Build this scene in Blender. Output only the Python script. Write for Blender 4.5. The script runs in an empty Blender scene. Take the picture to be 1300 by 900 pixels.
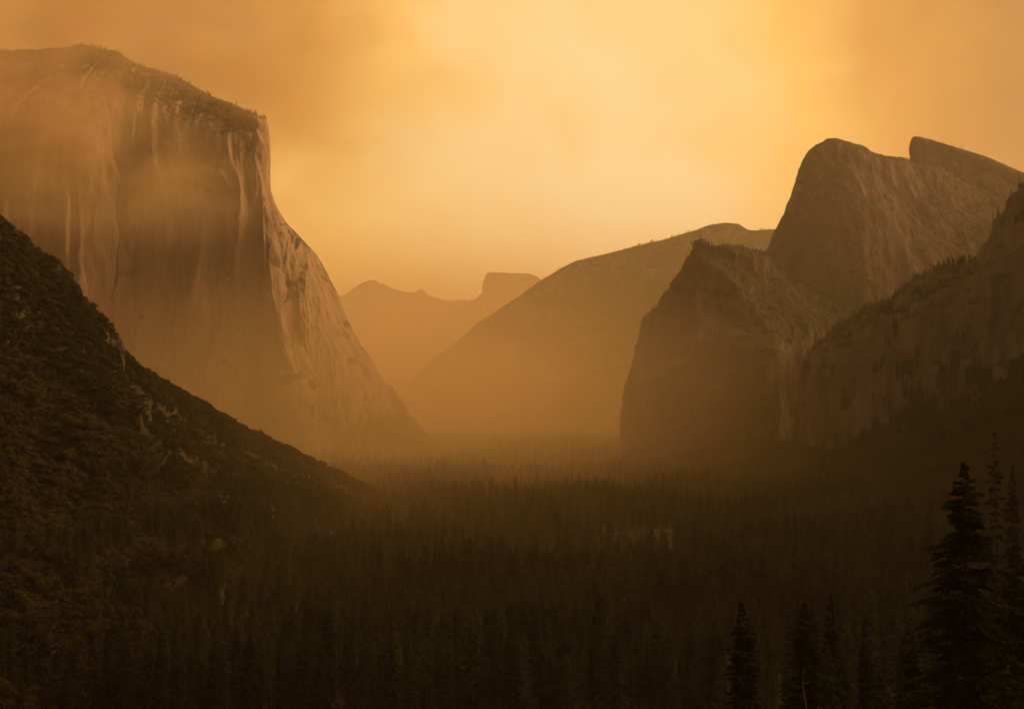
import bpy, math, random
import numpy as np
from mathutils import Vector

random.seed(7)
rng = np.random.default_rng(11)
scene = bpy.context.scene
col = scene.collection
R = math.radians

# ------------------------------------------------------------------ camera
F = 1660.0                    # focal length in pixels of a 1300 px wide frame
CAMZ = 170.0                  # height of the viewpoint above the valley floor
HORIZ = 510.0
PITCH = math.atan((HORIZ - 450.0) / F)
FWD = np.array([0.0, math.cos(PITCH), math.sin(PITCH)])
UPV = np.array([0.0, -math.sin(PITCH), math.cos(PITCH)])
CAM = np.array([0.0, 0.0, CAMZ])

def at(px, py, D):
    """world point seen in direction (px, py) at horizontal depth D metres"""
    d = FWD + np.array([1.0, 0, 0]) * ((px - 650.0) / F) - UPV * ((py - 450.0) / F)
    return CAM + d * (D / d[1])

def project(p):
    q = p - CAM
    z = q @ FWD
    z = np.where(z < 1, 1, z)
    return 650 + F * q[..., 0] / z, 450 - F * (q @ UPV) / z, z

cam_d = bpy.data.cameras.new('camera')
cam = bpy.data.objects.new('camera', cam_d)
col.objects.link(cam)
cam.location = CAM
cam.rotation_euler = (math.pi / 2 + PITCH, 0, 0)
cam_d.sensor_width = 36
cam_d.lens = 36 * F / 1300.0
cam_d.clip_start = 1
cam_d.clip_end = 200000
scene.camera = cam

# ------------------------------------------------------------------ noise
def _hash(ix, iy, iz, seed):
    h = (ix.astype(np.int64) * 374761393 + iy.astype(np.int64) * 668265263
         + iz.astype(np.int64) * 2147483647 + seed * 974634777) & 0xffffffff
    h = ((h ^ (h >> 13)) * 1274126177) & 0xffffffff
    h = ((h ^ (h >> 16)) * 2246822519) & 0xffffffff
    return ((h ^ (h >> 15)) & 0xffffff) / float(0xffffff) * 2 - 1

def vnoise(p, seed=0):
    f = np.floor(p)
    t = p - f
    t = t * t * t * (t * (t * 6 - 15) + 10)
    i = f.astype(np.int64)
    x, y, z = i[..., 0], i[..., 1], i[..., 2]
    r = 0
    for dx in (0, 1):
        wx = t[..., 0] if dx else 1 - t[..., 0]
        for dy in (0, 1):
            wy = t[..., 1] if dy else 1 - t[..., 1]
            for dz in (0, 1):
                wz = t[..., 2] if dz else 1 - t[..., 2]
                r = r + wx * wy * wz * _hash(x + dx, y + dy, z + dz, seed)
    return r

def fbm(p, octv=4, seed=0, gain=0.5, lac=2.03):
    r, a = 0, 1.0
    for k in range(octv):
        r = r + a * vnoise(p, seed + k * 17)
        p = p * lac + 3.7
        a *= gain
    return r

def ridged(p, octv=4, seed=0, gain=0.5):
    r, a = 0, 1.0
    for k in range(octv):
        r = r + a * (1 - 2 * np.abs(vnoise(p, seed + k * 13)))
        p = p * 2.07 + 5.1
        a *= gain
    return r - r.mean()

# ------------------------------------------------------------------ mesh helpers
def mesh_from(name, verts, faces_flat, nper, mats, smooth=False, mat_idx=None):
    me = bpy.data.meshes.new(name)
    n = len(verts)
    nf = len(faces_flat) // nper
    me.vertices.add(n)
    me.vertices.foreach_set('co', np.asarray(verts, dtype=np.float32).ravel())
    me.loops.add(nf * nper)
    me.loops.foreach_set('vertex_index', np.asarray(faces_flat, dtype=np.int32))
    me.polygons.add(nf)
    me.polygons.foreach_set('loop_start', np.arange(0, nf * nper, nper, dtype=np.int32))
    me.polygons.foreach_set('loop_total', np.full(nf, nper, dtype=np.int32))
    for m in mats:
        me.materials.append(m)
    if mat_idx is not None:
        me.polygons.foreach_set('material_index', np.asarray(mat_idx, dtype=np.int32))
    if smooth:
        me.polygons.foreach_set('use_smooth', np.ones(nf, dtype=bool))
    me.update(calc_edges=True)
    return me

def link(name, me, label=None, cat=None, group=None, kind=None, parent=None, loc=None):
    o = bpy.data.objects.new(name, me)
    col.objects.link(o)
    if label: o['label'] = label
    if cat: o['category'] = cat
    if group: o['group'] = group
    if kind: o['kind'] = kind
    if parent: o.parent = parent
    if loc is not None: o.location = loc
    return o

def grid_faces(nu, nv):
    a = np.arange(nu * nv).reshape(nu, nv)
    q = np.stack([a[:-1, :-1], a[1:, :-1], a[1:, 1:], a[:-1, 1:]], -1)
    return q.reshape(-1)

def catmull(P, t):
    """P (n,k) control points, t in [0,n-1] -> smooth interpolation (tension keeps overshoot low)"""
    n = len(P)
    i = np.clip(np.floor(t).astype(int), 0, n - 2)
    f = (t - i)[:, None]
    p0 = P[np.clip(i - 1, 0, n - 1)]; p1 = P[i]; p2 = P[i + 1]; p3 = P[np.clip(i + 2, 0, n - 1)]
    k = 0.38
    m1 = (p2 - p0) * k; m2 = (p3 - p1) * k
    f2, f3 = f * f, f * f * f
    return (2*f3 - 3*f2 + 1) * p1 + (f3 - 2*f2 + f) * m1 + (-2*f3 + 3*f2) * p2 + (f3 - f2) * m2

def loft(cols_, nu, nv):
    """cols_: list of columns, each a list of (px, py, D), foot first. returns (nu, nv, 3)"""
    A = np.array([[(np.array(p[1:], float) if p[0] == 'w' else at(*p)) for p in c] for c in cols_])          # (C, Rr, 3)
    C, Rr, _ = A.shape
    # arc-length aware parameters keep the cell size even
    lu = np.linalg.norm(np.diff(A, axis=0), axis=2).mean(1) + 1
    cu = np.concatenate([[0], np.cumsum(lu)])
    tu = np.interp(np.linspace(0, cu[-1], nu), cu, np.arange(C))
    lv = np.linalg.norm(np.diff(A, axis=1), axis=2).mean(0) + 1
    cv = np.concatenate([[0], np.cumsum(lv)])
    tv = np.interp(np.linspace(0, cv[-1], nv), cv, np.arange(Rr))
    B = catmull(A.reshape(C, -1), tu).reshape(nu, Rr, 3)
    G = catmull(B.transpose(1, 0, 2).reshape(Rr, -1), tv).reshape(nv, nu, 3).transpose(1, 0, 2)
    return G, tu, tv

def normals(G):
    du = np.gradient(G, axis=0); dv = np.gradient(G, axis=1)
    n = np.cross(du, dv)
    return n / (np.linalg.norm(n, axis=2, keepdims=True) + 1e-9)

SURF = {}
def rock_mass(name, cols_, nu, nv, mat, disp, label, cat, key=None):
    G, tu, tv = loft(cols_, nu, nv)
    N = normals(G)
    G = disp(G, N, tu, tv)
    SURF[key or name] = (G, normals(G))
    me = mesh_from(name, G.reshape(-1, 3), grid_faces(nu, nv), 4, [mat], smooth=True)
    return link(name, me, label, cat, kind='structure')

# ------------------------------------------------------------------ materials
def new_mat(name):
    m = bpy.data.materials.new(name)
    m.use_nodes = True
    nt = m.node_tree
    nt.nodes.clear()
    out = nt.nodes.new('ShaderNodeOutputMaterial')
    return m, nt, out

def N_(nt, t, **kw):
    n = nt.nodes.new(t)
    for k, v in kw.items():
        if k.startswith('i_'):
            key = k[2:]
            n.inputs[int(key) if key.isdigit() else key].default_value = v
        else:
            setattr(n, k, v)
    return n

def rock_material(name, c_dark, c_mid, c_light, sx=1/60, sz=1/700, veg=(0.035, 0.035, 0.018), veg_lo=0.55, veg_hi=0.75, bump=8.0):
    m, nt, out = new_mat(name)
    L = nt.links.new
    geo = N_(nt, 'ShaderNodeNewGeometry')
    tc = N_(nt, 'ShaderNodeTexCoord')
    mp = N_(nt, 'ShaderNodeMapping'); mp.inputs['Scale'].default_value = (sx, sx, sz)
    L(tc.outputs['Object'], mp.inputs['Vector'])
    # long vertical water streaks
    n1 = N_(nt, 'ShaderNodeTexNoise'); n1.inputs['Scale'].default_value = 1.0; n1.inputs['Detail'].default_value = 7; n1.inputs['Roughness'].default_value = 0.62
    n1.inputs['Distortion'].default_value = 0.3
    L(mp.outputs[0], n1.inputs['Vector'])
    # blocky patches
    mp2 = N_(nt, 'ShaderNodeMapping'); mp2.inputs['Scale'].default_value = (1/160, 1/160, 1/220)
    L(tc.outputs['Object'], mp2.inputs['Vector'])
    n2 = N_(nt, 'ShaderNodeTexNoise'); n2.inputs['Scale'].default_value = 1.0; n2.inputs['Detail'].default_value = 9; n2.inputs['Roughness'].default_value = 0.65
    L(mp2.outputs[0], n2.inputs['Vector'])
    mx = N_(nt, 'ShaderNodeMath', operation='MULTIPLY_ADD'); mx.inputs[1].default_value = 0.55
    L(n1.outputs[0], mx.inputs[0])
    h = N_(nt, 'ShaderNodeMath', operation='MULTIPLY'); h.inputs[1].default_value = 0.45
    L(n2.outputs[0], h.inputs[0]); L(h.outputs[0], mx.inputs[2])
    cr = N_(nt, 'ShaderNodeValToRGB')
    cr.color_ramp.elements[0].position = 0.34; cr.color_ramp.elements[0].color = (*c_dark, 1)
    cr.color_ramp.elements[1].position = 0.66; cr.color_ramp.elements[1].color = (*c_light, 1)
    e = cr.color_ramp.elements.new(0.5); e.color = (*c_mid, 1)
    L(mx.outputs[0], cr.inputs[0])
    # vegetation where the rock lies back
    sp = N_(nt, 'ShaderNodeSeparateXYZ'); L(geo.outputs['Normal'], sp.inputs[0])
    n3 = N_(nt, 'ShaderNodeTexNoise'); n3.inputs['Scale'].default_value = 1/35; n3.inputs['Detail'].default_value = 6
    L(tc.outputs['Object'], n3.inputs['Vector'])
    ad = N_(nt, 'ShaderNodeMath', operation='MULTIPLY_ADD'); ad.inputs[1].default_value = 0.7; 
    L(n3.outputs[0], ad.inputs[0]); L(sp.outputs[2], ad.inputs[2])
    mr = N_(nt, 'ShaderNodeMapRange'); mr.inputs['From Min'].default_value = veg_lo + 0.35; mr.inputs['From Max'].default_value = veg_hi + 0.35
    L(ad.outputs[0], mr.inputs['Value'])
    mixc = N_(nt, 'ShaderNodeMix', data_type='RGBA'); mixc.inputs[7].default_value = (*veg, 1)
    L(mr.outputs[0], mixc.inputs[0]); L(cr.outputs[0], mixc.inputs[6])
    # bump
    n4 = N_(nt, 'ShaderNodeTexNoise'); n4.inputs['Scale'].default_value = 1/14; n4.inputs['Detail'].default_value = 8; n4.inputs['Roughness'].default_value = 0.7
    mp4 = N_(nt, 'ShaderNodeMapping'); mp4.inputs['Scale'].default_value = (1.0, 1.0, 0.35)
    L(tc.outputs['Object'], mp4.inputs['Vector']); L(mp4.outputs[0], n4.inputs['Vector'])
    ad2 = N_(nt, 'ShaderNodeMath', operation='ADD'); L(n4.outputs[0], ad2.inputs[0]); L(n1.outputs[0], ad2.inputs[1])
    bp = N_(nt, 'ShaderNodeBump'); bp.inputs['Strength'].default_value = 1.0; bp.inputs['Distance'].default_value = bump
    L(ad2.outputs[0], bp.inputs['Height'])
    bs = N_(nt, 'ShaderNodeBsdfPrincipled'); bs.inputs['Roughness'].default_value = 0.9
    bs.inputs['Specular IOR Level'].default_value = 0.15
    L(mixc.outputs[2], bs.inputs['Base Color']); L(bp.outputs[0], bs.inputs['Normal'])
    L(bs.outputs[0], out.inputs['Surface'])
    return m

def soft_material(name, c1, c2, scale, bump=1.0, rough=0.95, trans=0.0):
    m, nt, out = new_mat(name)
    L = nt.links.new
    tc = N_(nt, 'ShaderNodeTexCoord')
    n = N_(nt, 'ShaderNodeTexNoise'); n.inputs['Scale'].default_value = scale; n.inputs['Detail'].default_value = 8; n.inputs['Roughness'].default_value = 0.65
    L(tc.outputs['Object'], n.inputs['Vector'])
    cr = N_(nt, 'ShaderNodeValToRGB')
    cr.color_ramp.elements[0].position = 0.35; cr.color_ramp.elements[0].color = (*c1, 1)
    cr.color_ramp.elements[1].position = 0.65; cr.color_ramp.elements[1].color = (*c2, 1)
    L(n.outputs[0], cr.inputs[0])
    bs = N_(nt, 'ShaderNodeBsdfPrincipled'); bs.inputs['Roughness'].default_value = rough
    bs.inputs['Specular IOR Level'].default_value = 0.1
    L(cr.outputs[0], bs.inputs['Base Color'])
    if bump:
        bp = N_(nt, 'ShaderNodeBump'); bp.inputs['Strength'].default_value = 0.8; bp.inputs['Distance'].default_value = bump
        L(n.outputs[0], bp.inputs['Height']); L(bp.outputs[0], bs.inputs['Normal'])
    L(bs.outputs[0], out.inputs['Surface'])
    return m

def foliage_material(name, c1, c2):
    m, nt, out = new_mat(name)
    L = nt.links.new
    oi = N_(nt, 'ShaderNodeObjectInfo')
    tc = N_(nt, 'ShaderNodeTexCoord')
    n = N_(nt, 'ShaderNodeTexNoise'); n.inputs['Scale'].default_value = 0.35; n.inputs['Detail'].default_value = 4
    L(tc.outputs['Object'], n.inputs['Vector'])
    ad = N_(nt, 'ShaderNodeMath', operation='MULTIPLY_ADD'); ad.inputs[1].default_value = 0.75
    L(oi.outputs['Random'], ad.inputs[0]); 
    h = N_(nt, 'ShaderNodeMath', operation='MULTIPLY'); h.inputs[1].default_value = 0.25
    L(n.outputs[0], h.inputs[0]); L(h.outputs[0], ad.inputs[2])
    # neighbouring trees of one stand share a tint
    ls = N_(nt, 'ShaderNodeVectorMath', operation='SCALE'); ls.inputs['Scale'].default_value = 1 / 140; L(oi.outputs['Location'], ls.inputs[0])
    ln = N_(nt, 'ShaderNodeTexNoise'); ln.inputs['Scale'].default_value = 1.0; ln.inputs['Detail'].default_value = 4; L(ls.outputs[0], ln.inputs['Vector'])
    lr = N_(nt, 'ShaderNodeMapRange'); lr.inputs['From Min'].default_value = 0.35; lr.inputs['From Max'].default_value = 0.65; lr.inputs['To Min'].default_value = -0.5; lr.inputs['To Max'].default_value = 0.5
    L(ln.outputs[0], lr.inputs['Value'])
    ad0 = ad
    ad = N_(nt, 'ShaderNodeMath', operation='ADD', use_clamp=True); L(ad0.outputs[0], ad.inputs[0]); L(lr.outputs[0], ad.inputs[1])
    mx = N_(nt, 'ShaderNodeMix', data_type='RGBA')
    mx.inputs[6].default_value = (*c1, 1); mx.inputs[7].default_value = (*c2, 1)
    L(ad.outputs[0], mx.inputs[0])
    bs = N_(nt, 'ShaderNodeBsdfPrincipled'); bs.inputs['Roughness'].default_value = 0.8
    bs.inputs['Specular IOR Level'].default_value = 0.15
    L(mx.outputs[2], bs.inputs['Base Color'])
    tr = N_(nt, 'ShaderNodeBsdfTranslucent'); L(mx.outputs[2], tr.inputs['Color'])
    ms = N_(nt, 'ShaderNodeMixShader'); ms.inputs[0].default_value = 0.3
    L(bs.outputs[0], ms.inputs[1]); L(tr.outputs[0], ms.inputs[2])
    L(ms.outputs[0], out.inputs['Surface'])
    return m

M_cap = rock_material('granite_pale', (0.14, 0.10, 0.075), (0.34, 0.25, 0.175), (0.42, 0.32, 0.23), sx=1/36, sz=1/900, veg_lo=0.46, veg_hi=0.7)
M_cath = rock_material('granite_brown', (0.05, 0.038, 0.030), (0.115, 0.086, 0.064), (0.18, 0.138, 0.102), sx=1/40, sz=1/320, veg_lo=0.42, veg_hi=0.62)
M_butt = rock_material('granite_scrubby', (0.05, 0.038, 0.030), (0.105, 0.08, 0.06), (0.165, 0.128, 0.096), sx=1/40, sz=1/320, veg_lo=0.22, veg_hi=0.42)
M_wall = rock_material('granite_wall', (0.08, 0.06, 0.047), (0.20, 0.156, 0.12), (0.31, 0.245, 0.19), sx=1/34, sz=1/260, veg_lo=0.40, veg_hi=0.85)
M_far = rock_material('granite_distant', (0.05, 0.042, 0.035), (0.15, 0.125, 0.10), (0.36, 0.31, 0.26), sx=1/90, sz=1/500, veg_lo=0.35, veg_hi=0.6, bump=14)
M_hill = rock_material('brushy_slope', (0.045, 0.037, 0.021), (0.08, 0.065, 0.036), (0.12, 0.098, 0.055), sx=1/30, sz=1/50, veg=(0.04, 0.04, 0.02), veg_lo=0.30, veg_hi=0.6, bump=2.0)
M_ground = soft_material('forest_floor', (0.03, 0.027, 0.017), (0.065, 0.055, 0.035), 1/40, 1.0)
M_meadow = soft_material('dry_meadow', (0.03, 0.028, 0.014), (0.085, 0.07, 0.032), 1/15, 0.3)
M_talus = soft_material('talus_rubble', (0.06, 0.05, 0.04), (0.14, 0.115, 0.09), 1/6, 2.0)
M_leaf = foliage_material('conifer_needles', (0.014, 0.023, 0.010), (0.086, 0.108, 0.036))
M_brush = foliage_material('brush_leaves', (0.03, 0.036, 0.015), (0.12, 0.10, 0.042))
M_bark = soft_material('conifer_bark', (0.035, 0.025, 0.018), (0.09, 0.065, 0.045), 1.5, 0.05)
M_dead = soft_material('bare_weathered_wood', (0.16, 0.14, 0.12), (0.30, 0.27, 0.23), 2.0, 0.03)

# ------------------------------------------------------------------ valley floor
def ground_h(x, y):
    x = np.asarray(x, float); y = np.asarray(y, float)
    r = np.hypot(x, y)
    near = np.interp(r, [0, 15, 60, 120, 180, 260, 400, 550, 700, 900, 1200], [168, 166, 152, 134, 115, 90, 48, 20, 8, 2, 0])
    # right-hand shoulder that carries the tall trees
    sh = 55 * np.clip((x - 90) / 90, 0, 1) * np.clip(1 - np.abs(y - 440) / 330, 0, 1) * np.clip((420 - x) / 120, 0, 1)
    p = np.stack([x / 260, y / 260, np.zeros_like(x)], -1)
    und = 7 * fbm(p, 3, 5) * np.clip((r - 200) / 500, 0, 1)
    # far floor rises slightly, then the plain falls under the horizon ranges
    side = 60 * np.clip((x - 500 - 0.0 * y) / 900, 0, 1) ** 1.5 * np.clip((y - 1500) / 1500, 0, 1) * np.clip((5000 - y) / 1500, 0, 1)
    return near + sh + und + side

ys = np.concatenate([np.linspace(-60000, -400, 24), np.linspace(-350, 1200, 200), np.linspace(1210, 7000, 260), np.linspace(7200, 70000, 40)])
xs = np.concatenate([np.linspace(-60000, -4000, 20), np.linspace(-3800, 3800, 381), np.linspace(4000, 60000, 20)])
X, Y = np.meshgrid(xs, ys, indexing='ij')
Z = ground_h(X, Y)
G = np.stack([X, Y, Z], -1)
me = mesh_from('valley_floor', G.reshape(-1, 3), grid_faces(len(xs), len(ys)), 4, [M_ground], smooth=True)
link('valley_floor', me, 'flat forested valley floor running away between the granite cliffs', 'valley floor', kind='structure')

# ------------------------------------------------------------------ El Capitan side: the great pale wall on the left
D0 = 3700
cap_cols = [
 # foot ............ up the wall ............................... rim ........... skyline ...... back
 [(-420,610,3300),(-420,520,3330),(-420,400,3370),(-420,280,3420),(-420,190,3480),(-420,140,3700),(-420,100,4100),(-420,60,5200)],
 [(-150,608,3360),(-150,520,3400),(-150,400,3440),(-150,270,3480),(-150,160,3540),(-150,118,3700),(-150,86,4050),(-150,110,5200)],
 [(0,606,3450),(0,520,3480),(0,400,3510),(0,260,3550),(0,140,3600),(0,100,3730),(0,66,4050),(0,110,5100)],
 [(85,604,3500),(85,520,3515),(87,400,3530),(88,260,3550),(88,135,3600),(88,92,3740),(88,60,4050),(85,110,5100)],
 [(108,604,3492),(108,520,3506),(108,400,3520),(108,260,3545),(108,140,3605),(110,96,3740),(108,60,4050),(104,110,5100)],
 [(138,604,3545),(138,520,3565),(137,400,3585),(135,260,3612),(134,140,3648),(126,97,3750),(124,63,4040),(118,112,5100)],
 [(170,602,3480),(165,520,3530),(160,400,3570),(158,260,3600),(156,140,3640),(154,100,3740),(152,72,4000),(150,120,5050)],
 [(225,601,3520),(225,520,3560),(222,400,3600),(218,260,3620),(214,150,3650),(212,118,3730),(210,95,3950),(205,140,5000)],
 [(290,600,3390),(285,520,3450),(270,400,3530),(266,260,3590),(262,165,3620),(262,140,3680),(262,119,3850),(255,160,4950)],
 [(335,600,3500),(325,520,3545),(308,400,3570),(308,260,3570),(302,180,3600),(302,158,3640),(303,137,3760),(295,180,4900)],
 [(368,598,3350),(358,520,3410),(343,400,3470),(331,270,3540),(325,190,3590),(325,166,3615),(324,146,3680),(318,190,4850)],
 [(384,597,3350),(374,520,3410),(358,400,3480),(342,280,3550),(337,200,3620),(336,172,3650),(334,150,3700),(324,195,4850)],
 [(402,595,3450),(390,520,3510),(370,400,3570),(348,288,3640),(339.5,215,3700),(338,180,3720),(336,153,3740),(328,200,4850)],
 [(440,592,3500),(420,522,3560),(392,400,3620),(362,300,3680),(342,235,3760),(339.5,186,3790),(337,156,3800),(330,203,4880)],
 [(485,589,3580),(455,526,3630),(418,404,3690),(378,312,3750),(344,247,3830),(340.5,193,3870),(338,158,3880),(330,205,4900)],
 [(530,584,3800),(488,528,3830),(434,412,3860),(391,318,3900),(346,260,3960),(341,197,3990),(338,162,4020),(330,210,5000)],
 [(560,580,4150),(515,535,4120),(446,420,4100),(402,328,4080),(349,268,4100),(341,200,4150),(338,168,4200),(325,215,5100)],
 [(545,578,4700),(500,540,4700),(430,430,4700),(385,340,4700),(330,280,4700),(322,215,4700),(318,190,4700),(310,230,5200)],
 [(420,574,5600),(400,540,5600),(350,430,5600),(310,340,5600),(280,300,5600),(270,240,5600),(265,215,5600),(260,240,5700)],
]
cap_cols = [[(x, y, D * (1 - 0.07 * min(1.6, max(0.0, (330 - x) / 330.0)))) for (x, y, D) in c] for c in cap_cols]
def cap_disp(G, N, tu, tv):
    x, y, z = G[..., 0], G[..., 1], G[..., 2]
    w = fbm(np.stack([x / 400, y / 400, z / 500], -1), 3, 40) * 60
    # the big flutes lean outwards near the foot, like the real aprons
    lean = 0.25 * np.clip((500 - z) / 500, 0, 1) ** 1.5 * 300
    q = np.stack([(x + w - lean) / 170, y / 300, z / 1500], -1)
    a = ridged(q, 3, 3, 0.6) * 40
    b = ridged(np.stack([(x + 0.5 * w - lean) / 52, y / 120, z / 620], -1), 3, 9, 0.6) * 13
    c = fbm(np.stack([x / 22, y / 30, z / 120], -1), 4, 21, 0.62) * 5.5
    # vertical cracks and dihedrals
    cr1 = vnoise(np.stack([(x + w * 0.6 - lean) / 95, y / 400, z / 700], -1), 88)
    cr2 = vnoise(np.stack([(x + w * 0.4 - lean) / 38, y / 200, z / 330], -1), 99)
    c = c - 11 * np.exp(-(cr1 / 0.05) ** 2) - 7 * np.exp(-(cr2 / 0.07) ** 2)
    # exfoliation slabs: stepped sheets with sharp lower lips
    sl = fbm(np.stack([(x - lean) / 120, y / 300, z / 240], -1), 3, 65) * 3.0
    c = c + 2.5 * (np.floor(sl) + np.clip((sl - np.floor(sl)) / 0.12, 0, 1))
    d = fbm(np.stack([x / 260, y / 260, z / 200], -1), 3, 77) * 18
    up = np.clip((z - 780) / 300, 0, 1)
    steep = np.clip(1.15 - np.abs(N[..., 2]), 0.15, 1)
    amp = (a * (1 - 0.8 * up) + b * (1 - 0.4 * up)) * steep * (1 - 0.5 * up) + c + d * 0.7
    edge = np.clip(tv / 0.3, 0, 1)[None, :]
    sky_edge = 1 - np.clip(2.2 - np.abs(tu - 15) / 1.4, 0, 1)[:, None] * (0.55 + 0.33 * np.clip((tv - 2.5) / 1.0, 0, 1))[None, :]
    H = N.copy(); H[..., 2] *= 0.5
    return G + H * (amp * edge * sky_edge)[..., None]
# flip so the normals look outwards (towards the viewer)
def outward(cols_):
    return cols_
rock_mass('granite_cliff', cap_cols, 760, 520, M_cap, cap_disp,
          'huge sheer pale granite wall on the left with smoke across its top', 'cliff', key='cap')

# ------------------------------------------------------------------ right group
def gen_disp(big, mid, small, sc, seed, vert=2.5, crest=None):
    def f(G, N, tu, tv):
        x, y, z = G[..., 0], G[..., 1], G[..., 2]
        a = ridged(np.stack([x / sc, y / sc, z / (sc * vert)], -1), 4, seed) * big
        b = ridged(np.stack([x / (sc * .3), y / (sc * .3), z / (sc * .3 * vert)], -1), 3, seed + 5) * mid
        c = fbm(np.stack([x / (sc * .12), y / (sc * .12), z / (sc * .16)], -1), 4, seed + 9) * small
        edge = np.clip(tv / 0.5, 0, 1)[None, :]
        if crest is not None: edge = edge * np.clip(np.abs(tv - crest) / 0.9, 0.10, 1)[None, :]
        H = N.copy(); H[..., 2] *= 0.6
        return G + H * ((a + b + c) * edge)[..., None]
    return f

lower_cols = [   # silhouetted buttress standing in front
 [(840,585,4500),(840,540,4500),(842,500,4480),(846,450,4450),(860,410,4430),(885,370,4400),(900,350,4380),(905,340,4500),(910,420,5200)],
 [(800,588,3850),(808,540,3830),(816,490,3820),(828,440,3800),(842,400,3780),(868,352,3760),(886,322,3740),(900,318,3900),(910,400,5000)],
 [(787,592,3500),(792,540,3500),(800,490,3500),(812,440,3500),(818,402,3520),(851,385,3540),(879,317,3560),(894,310,3640),(910,400,4700)],
 [(800,596,3300),(806,545,3330),(815,490,3360),(828,440,3400),(848,400,3440),(872,362,3500),(893,325,3540),(910,312,3640),(930,400,4600)],
 [(850,600,3180),(855,550,3220),(860,500,3260),(868,450,3320),(885,405,3400),(902,365,3480),(918,328,3560),(932,311,3640),(960,400,4500)],
 [(910,602,3120),(912,550,3160),(915,500,3200),(920,455,3260),(930,415,3380),(940,375,3500),(948,340,3600),(958,320,3700),(990,400,4400)],
 [(965,602,3100),(966,550,3120),(970,505,3150),(975,455,3200),(985,425,3400),(990,395,3560),(990,362,3680),(988,336,3780),(1030,400,4300)],
 [(985,602,3250),(988,550,3300),(990,500,3330),(994,455,3360),(1010,430,3500),(1025,405,3620),(1030,382,3740),(1030,362,3850),(1070,400,4300)],
 [(1010,602,3350),(1012,550,3420),(1014,500,3480),(1022,455,3560),(1045,430,3640),(1065,410,3720),(1075,392,3800),(1082,376,3900),(1120,400,4300)],
 [(1100,602,3300),(1100,550,3420),(1100,500,3540),(1100,455,3640),(1110,430,3720),(1120,410,3780),(1130,392,3840),(1140,380,3950),(1180,400,4300)],
 [(1250,602,3300),(1250,550,3420),(1250,500,3540),(1250,455,3640),(1250,430,3720),(1250,410,3780),(1250,392,3840),(1250,380,3950),(1250,400,4300)],
]
for ci, c_ in enumerate(lower_cols):
    if ci >= 3:
        x_, y_, D_ = c_[0]; c_[0] = (x_, y_ + 6, D_ - 330)
        x_, y_, D_ = c_[1]; c_[1] = (x_, 572, D_ - 60)
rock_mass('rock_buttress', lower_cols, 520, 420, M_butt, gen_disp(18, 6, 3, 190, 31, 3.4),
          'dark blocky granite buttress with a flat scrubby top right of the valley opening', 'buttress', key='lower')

middle_cols = [
 [(1010,470,4700),(1010,420,4700),(1012,390,4700),(1016,360,4700),(1022,320,4700),(1030,280,4700),(1040,240,4700),(1060,220,4750),(1080,300,5200)],
 [(978,470,4150),(978,400,4150),(978,340,4150),(984,318,4150),(998,292,4160),(1010,255,4170),(1022,220,4180),(1042,190,4250),(1070,260,5100)],
 [(966,470,3950),(968,400,3960),(973,335,3980),(980,312,3990),(996,282,4010),(1014,240,4040),(1026,208,4070),(1048,183,4150),(1070,250,5000)],
 [(990,480,3850),(990,420,3880),(992,370,3900),(998,330,3920),(1010,290,3950),(1026,245,3990),(1042,205,4060),(1060,178,4160),(1080,250,5000)],
 [(1040,490,3800),(1040,430,3830),(1042,380,3860),(1046,335,3880),(1055,290,3920),(1066,245,3980),(1076,208,4080),(1082,183,4200),(1100,250,5000)],
 [(1095,490,3780),(1096,440,3800),(1098,390,3840),(1102,345,3880),(1108,300,3950),(1112,260,4030),(1112,222,4130),(1110,193,4260),(1130,250,5000)],
 [(1150,490,3800),(1152,440,3830),(1155,390,3880),(1160,350,3930),(1160,310,4010),(1156,272,4100),(1150,235,4200),(1145,201,4330),(1160,250,5000)],
 [(1210,490,3860),(1212,440,3890),(1215,390,3940),(1218,350,3990),(1212,315,4070),(1205,280,4160),(1195,245,4270),(1185,212,4400),(1200,250,5000)],
 [(1290,490,3900),(1290,440,3940),(1290,390,3990),(1290,350,4050),(1280,320,4130),(1265,290,4220),(1250,262,4340),(1240,240,4460),(1250,270,5000)],
 [(1420,490,3900),(1420,440,3940),(1420,390,3990),(1420,350,4050),(1410,330,4130),(1400,310,4220),(1390,290,4340),(1380,280,4460),(1380,300,5000)],
]
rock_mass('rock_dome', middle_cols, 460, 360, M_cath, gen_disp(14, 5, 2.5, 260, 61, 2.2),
          'broad rounded granite dome rising behind the buttress and right of the sky opening', 'dome', key='middle')

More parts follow.
